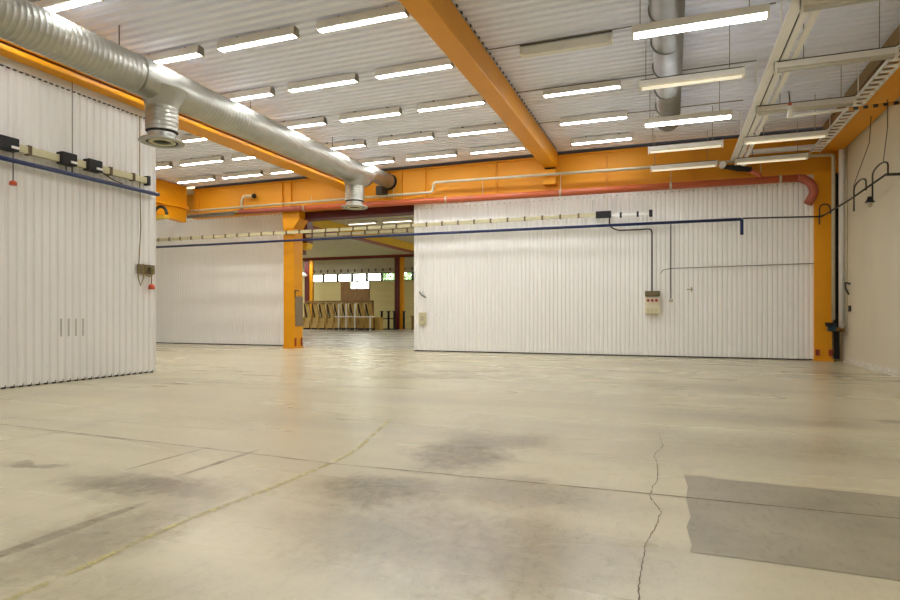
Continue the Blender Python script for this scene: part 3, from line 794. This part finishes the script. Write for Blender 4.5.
MB().tube([(4.16, 15.65, 3.93), (4.16, 15.65, 3.86), (4.16, 15.65, 3.80)], [.04, .06, .10], 14).build('holder', 'black', t)
MB().tube([(4.16, 15.65, 3.80), (4.16, 15.65, 3.70)], [.065, .04], 14).build('bulb', 'greypipe', t)
t = thing('hanging_wire', 'two thin dark wires hanging down the right wall from the beam', 'wire', (4.3, 15.5, 5))
MB().tube([(4.25, 15.9, 5.8), (4.22, 15.9, 5.2), (4.15, 16.9, 4.4)], .008, 6).build('wire', 'dark', t)
MB().tube([(4.25, 14.8, 5.8), (4.22, 14.7, 5.2), (4.2, 14.9, 4.5)], .008, 6).build('wire', 'dark', t)
# corner valve and wall brackets
cv = thing('pipe_valve', 'teal and black valve at the bottom of the corner pipes', 'valve', (4.1, 18.9, .95))
MB().box(4.02, 4.22, 18.72, 18.88, .84, .98).build('actuator', 'teal', cv, bevel=.02)
MB().box(3.98, 4.20, 18.70, 18.9, .98, 1.08).build('cover', 'black', cv, bevel=.01)
MB().tube([(4.2, 18.85, .9), (4.42, 18.85, .87)], .05, 12).build('pipe_stub', 'brass', cv)
MB().tube([(4.40, 18.95, .98), (4.40, 18.95, .78)], .055, 12).build('elbow', 'greypipe', cv)
MB().tube([(4.3, 18.8, .86), (4.3, 18.65, .86)], .025, 10).build('handle', 'black', cv)
t = thing('wall_bracket', 'small dark hook bracket on the right wall near the corner', 'bracket', (XR, 18.2, 1.9))
MB().tube(rounded([(XR, 18.55, 2.12), (XR - .12, 18.6, 2.16), (XR - .12, 18.55, 2.0), (XR - .03, 18.6, 1.84)], .04), .022, 8).build('hook', 'dark', t)
tag(MB().box(XR - .05, XR, 18.5, 18.6, 1.38, 1.54).build('wall_clip', 'dark', bevel=.01), 'small dark clip on the right wall below the hook bracket', 'clip')
tag(MB().tube([(XR - .03, 18.85, 1.0), (XR - .03, 18.85, 5.8)], .025, 8).build('wall_conduit', 'rightwall'), 'thin beige conduit running up the right wall by the corner', 'conduit')

# ------------------------------------------------------------------ things in the far hall
YR = 44.3
def stand():
    t = thing('plywood_stand', '', 'stand', (0, YR, 0), 'plywood stands in the far hall')
    MB().prism([(YR - .5, .14), (YR + .3, .14), (YR + .3, 1.0), (YR - .35, 1.0)], .08, .68, 'x').build('base_box', 'ply', t)
    MB().box(.02, .1, YR - .5, YR + .3, 0, 1.05).build('side_rail', 'ply', t)
    MB().box(.1, .68, YR - .4, YR + .2, 0, .14).build('skid', 'black', t)
    MB().prism([(.08, 2.25), (.46, 2.25), (.74, 1.0), (.36, 1.0)], YR - .22, YR - .12, 'y').build('slanted_board', 'ply', t)
    MB().prism([(-.10, 2.2), (.03, 2.2), (.42, 1.05), (.16, 1.05)], YR - .12, YR - .08, 'y').build('dark_gap', 'black', t)
    MB().box(-.08, .42, YR - .3, YR + .1, 2.24, 2.3).build('top_plate', 'plydark', t)
    MB().prism([(.0, 1.05), (.1, 1.05), (-.02, 2.2), (-.1, 2.2)], YR - .2, YR - .14, 'y').build('strut', 'plydark', t)
    return t
st = stand(); index_kids()
words = ['leftmost', 'second', 'third', 'fourth', 'fifth', 'sixth', 'seventh', 'eighth', 'rightmost']
for i in range(9):
    o = st if i == 0 else copy_tree(st)
    o.location = (-30.05 + i * .755, YR + (i % 2) * .05, 0)
    o['label'] = 'plywood stand with slanted board in the far hall, %s of the row from the left' % words[i]
tag(MB().box(-30.3, -23.6, YR + .35, YR + .5, 2.34, 2.5).box(-30.3, -30.15, YR + .35, YR + .5, 0, 2.4).box(-23.75, -23.6, YR + .35, YR + .5, 0, 2.4).build('rear_rack', 'plydark'), 'long wooden rack rail standing behind the plywood stands', 'rack')
t = thing('steel_trolley', 'pale steel frame trolley in front of the plywood stands', 'trolley', (-24.5, 42.5, 0))
for x in (-25.6, -24.9, -24.1, -22.7):
    MB().box(x - .04, x + .04, 42.4, 42.5, 0, 2.2 if x < -24 else 1.2).build('post', 'whitepipe', t)
MB().box(-25.9, -22.6, 42.3, 43.0, 1.08, 1.16).build('shelf', 'whitepipe', t)
MB().box(-25.9, -22.6, 42.35, 42.95, .12, .2).build('base_frame', 'dark', t)
for x in (-25.7, -22.8): MB().tube([(x, 42.5, .07), (x, 42.6, .07)], .07, 12).build('castor', 'black', t)
tag(MB().box(-23.2, -22.75, 44.2, 44.8, 0, 1.0).box(-23.25, -22.7, 44.15, 44.85, 1.0, 1.06).build('wooden_crate', 'ply'), 'small wooden crate between the trolley and the black posts', 'crate')
bf = thing('post_rack', 'low black steel rack of upright posts in the far hall', 'rack', (-22.5, 46, 0))
for i, px in enumerate((-23.45, -22.8, -22.25, -21.35)):
    MB().box(px - .07, px + .07, 45.9, 46.05, .05, 1.55).build('post', 'black', bf)
    MB().box(px - .15, px + .15, 45.85, 46.1, 1.55, 1.6).build('post_cap', 'black', bf)
MB().box(-23.6, -21.9, 45.9, 46.1, 0, .08).build('base_bar', 'black', bf)
MB().box(-23.45, -22.25, 45.95, 46.0, .9, .98).build('cross_bar', 'black', bf)
tag(MB().box(-20.75, -20.5, 46.2, 46.4, 0, 1.15).box(-20.8, -20.45, 46.15, 46.45, 1.1, 1.2).build('wooden_post', 'plydark'), 'short brown post by the right edge of the opening', 'post')
# roller/trunking line on the end wall
t = thing('busbar_trunking', 'grey trunking with dark clips above the end-wall windows', 'trunking', (-27, 49.9, 5.4))
MB().box(-34, -20, 49.85, 49.97, 5.38, 5.62).build('rail', 'greypipe', t)
for k in range(18): MB().box(-33.6 + k * .75, -33.5 + k * .75, 49.8, 49.85, 5.36, 5.64).build('joint_clip', 'dark', t)
wlmp = thing('dome_lamp', 'white dome lamp on the left far-hall column', 'lamp', (-31.95, 47.1, 5.1))
MB().tube([(-32.1, 46.85, 4.85), (-32.1, 46.85, 5.0), (-32.1, 46.85, 5.15), (-32.1, 46.85, 5.22)], [.42, .38, .2, .05], 20).build('dome', 'whitepipe', wlmp)
MB().tube([(-32.1, 46.85, 5.15), (-32.1, 47.35, 5.25)], .04, 8).build('arm', 'dark', wlmp)
# trees outside
def tree(x, y, label):
    t = thing('tree', label, 'tree', (x, y, 0), 'trees outside the end-wall windows')
    MB().tube([(x, y, 0), (x + .1, y, 4.5)], [.25, .12], 10).build('trunk', 'bark', t)
    v = []; f = []
    rnd = random.Random(int(x * 10))
    for k in range(900):
        p = Vector((rnd.gauss(0, 1), rnd.gauss(0, 1), rnd.gauss(0, 1))).normalized() * rnd.uniform(.6, 1) ** .5
        c_ = Vector((x + p.x * 1.9, y + p.y * 1.5, 5.5 + p.z * 1.9))
        a = Vector((rnd.gauss(0, 1), rnd.gauss(0, 1), rnd.gauss(0, 1))).normalized() * .16; b2 = a.orthogonal().normalized() * .16
        o = len(v); v += [c_ + a, c_ + b2, c_ - a, c_ - b2]; f.append((o, o + 1, o + 2, o + 3))
    MB().add(v, f).build('foliage', 'foliage', t)
tree(-25.6, 54, 'green tree outside the end-wall windows left of the far right column'); tree(-21.6, 54.5, 'green tree outside the end-wall windows at the right edge of the opening')
tag(MB().box(-60, 20, 52.0, 90, -.2, -.02).build('ground', mat('grass', (90, 120, 60), .8)), 'grass outside', 'ground', kind='structure')

# ------------------------------------------------------------------ floor markings (thin layers on the floor)
def ribbon(pts, w, z, wob=0, seed=1, step=.05):
    rnd = random.Random(seed); P = [Vector((*p, z)) for p in pts]; out = []
    for a, b_ in zip(P[:-1], P[1:]):
        n = max(1, int((b_ - a).length / step))
        for i in range(n): out.append(a + (b_ - a) * i / n)
    out.append(P[-1]); v = []; f = []
    off = 0
    for i, p in enumerate(out):
        d_ = (out[min(i + 1, len(out) - 1)] - out[max(i - 1, 0)]).normalized(); nrm = Vector((-d_.y, d_.x, 0))
        off = off * .85 + rnd.uniform(-1, 1) * wob
        ww = w * (1 + (rnd.uniform(-.5, .5) if wob else 0))
        v += [p + nrm * (off + ww / 2), p + nrm * (off - ww / 2)]
    for i in range(len(out) - 1): f.append((2 * i, 2 * i + 1, 2 * i + 3, 2 * i + 2))
    return MB().add(v, f)
def smooth(pts, n=6):
    out = []
    P = [pts[0]] + pts + [pts[-1]]
    for i in range(1, len(P) - 2):
        for k in range(n):
            t_ = k / n
            out.append(tuple(.5 * (2 * P[i][j] + (P[i + 1][j] - P[i - 1][j]) * t_ + (2 * P[i - 1][j] - 5 * P[i][j] + 4 * P[i + 1][j] - P[i + 2][j]) * t_ ** 2 + (3 * P[i][j] - P[i - 1][j] - 3 * P[i + 1][j] + P[i + 2][j]) * t_ ** 3) for j in (0, 1)))
    out.append(pts[-1]); return out
yl = [(-3.25, 6.6), (-3.18, 6.32), (-2.97, 5.54), (-2.80, 4.81), (-2.79, 4.05), (-2.82, 3.47), (-2.86, 3.03), (-2.86, 2.65), (-2.83, 2.16), (-2.82, 1.5)]
ribbon(smooth(yl), .045, .003).build('painted_line', 'yline', floor, kind='structure')
v = [(.10, 5.16), (.31, 5.17), (.33, 5.14), (1.53, 5.07), (2.6, 5.02), (2.6, 3.44), (1.06, 3.47), (.5, 3.49), (.098, 3.49), (.11, 3.6), (.09, 3.9), (.12, 4.1), (.10, 4.5), (.12, 4.8)]
MB().add([(x, y, .002) for x, y in v], [tuple(range(len(v)))]).build('floor_patch', 'patch', floor, kind='structure')
ribbon([(-.137, 5.8), (-.105, 5.08), (-.15, 4.5), (-.065, 4.13), (-.09, 3.78), (-.136, 3.51), (-.147, 3.16), (-.145, 2.84), (-.2, 2.4)], .006, .004, .007, 3, .03).build('crack', 'crack', floor, kind='structure')
ribbon([(-.13, 6.9), (-.07, 6.2), (-.137, 5.8)], .005, .004, .006, 5, .04).build('crack', 'joint', floor, kind='structure')
ribbon([(-7.9, 4.72), (-3.5, 4.52), (-2.7, 4.47), (-.14, 4.52), (3.5, 4.52)], .012, .004, .002, 8, .1).build('joint_line', 'joint', floor, kind='structure')
ribbon([(-10.5, 8.6), (-6, 8.6), (4.3, 8.65)], .008, .004, .002, 9, .1).build('joint_line', 'joint', floor, kind='structure')

# ------------------------------------------------------------------ lamps outside the view (fixtures behind the camera and in the left bay, added far hall fill) and world
def area(x, y, z, sx, sy, e, col=(1, .95, .86)):
    l_ = bpy.data.lights.new('lamp', 'AREA'); l_.shape = 'RECTANGLE'; l_.size = sx; l_.size_y = sy; l_.energy = e; l_.color = col
    o = bpy.data.objects.new('unseen_lamp', l_); COL.objects.link(o); o.location = (x, y, z); return o
for y in (-1.8, .4, 2.6, 4.8):
    for x in (-9.4, -7.3, -5.1, -1.9, .4, 2.6):
        area(x, y, 6.38, 1.7, .2, 16, (.95, .97, 1))
for y in (2.6, 7.0, 11.4):
    for x in (-22.5, -17, -13.5): area(x, y, 6.38, 1.7, .2, 45, (.95, .97, 1))
for x in (-37, -32, -12, -7):
    for y in (24, 30, 36, 42, 46): area(x, y, 6.4, 3, 1.2, 120, (.97, .98, 1))  # added fill lamps, unseen through the opening, to brighten the far hall

w = bpy.data.worlds.new('world'); scene.world = w; w.use_nodes = True
bg = w.node_tree.nodes['Background']; bg.inputs[0].default_value = (1, .96, .86, 1); bg.inputs[1].default_value = 7

# ------------------------------------------------------------------ camera
cd = bpy.data.cameras.new('camera'); cam = bpy.data.objects.new('camera', cd); COL.objects.link(cam)
F = 592.0; A = math.atan((670.8 - 450) / F)
cd.sensor_width = 36; cd.lens = F / 900 * 36; cd.shift_y = 14.5 / 900
cam.location = (0, 0, 1.3); cam.rotation_euler = (PI / 2, 0, A)
cd.clip_end = 200
scene.camera = cam
scene.view_settings.view_transform = 'Standard'
scene.view_settings.look = 'None'
scene.view_settings.exposure = 0.42
scene.cycles.max_bounces = 10
scene.cycles.diffuse_bounces = 6
scene.cycles.sample_clamp_indirect = 8
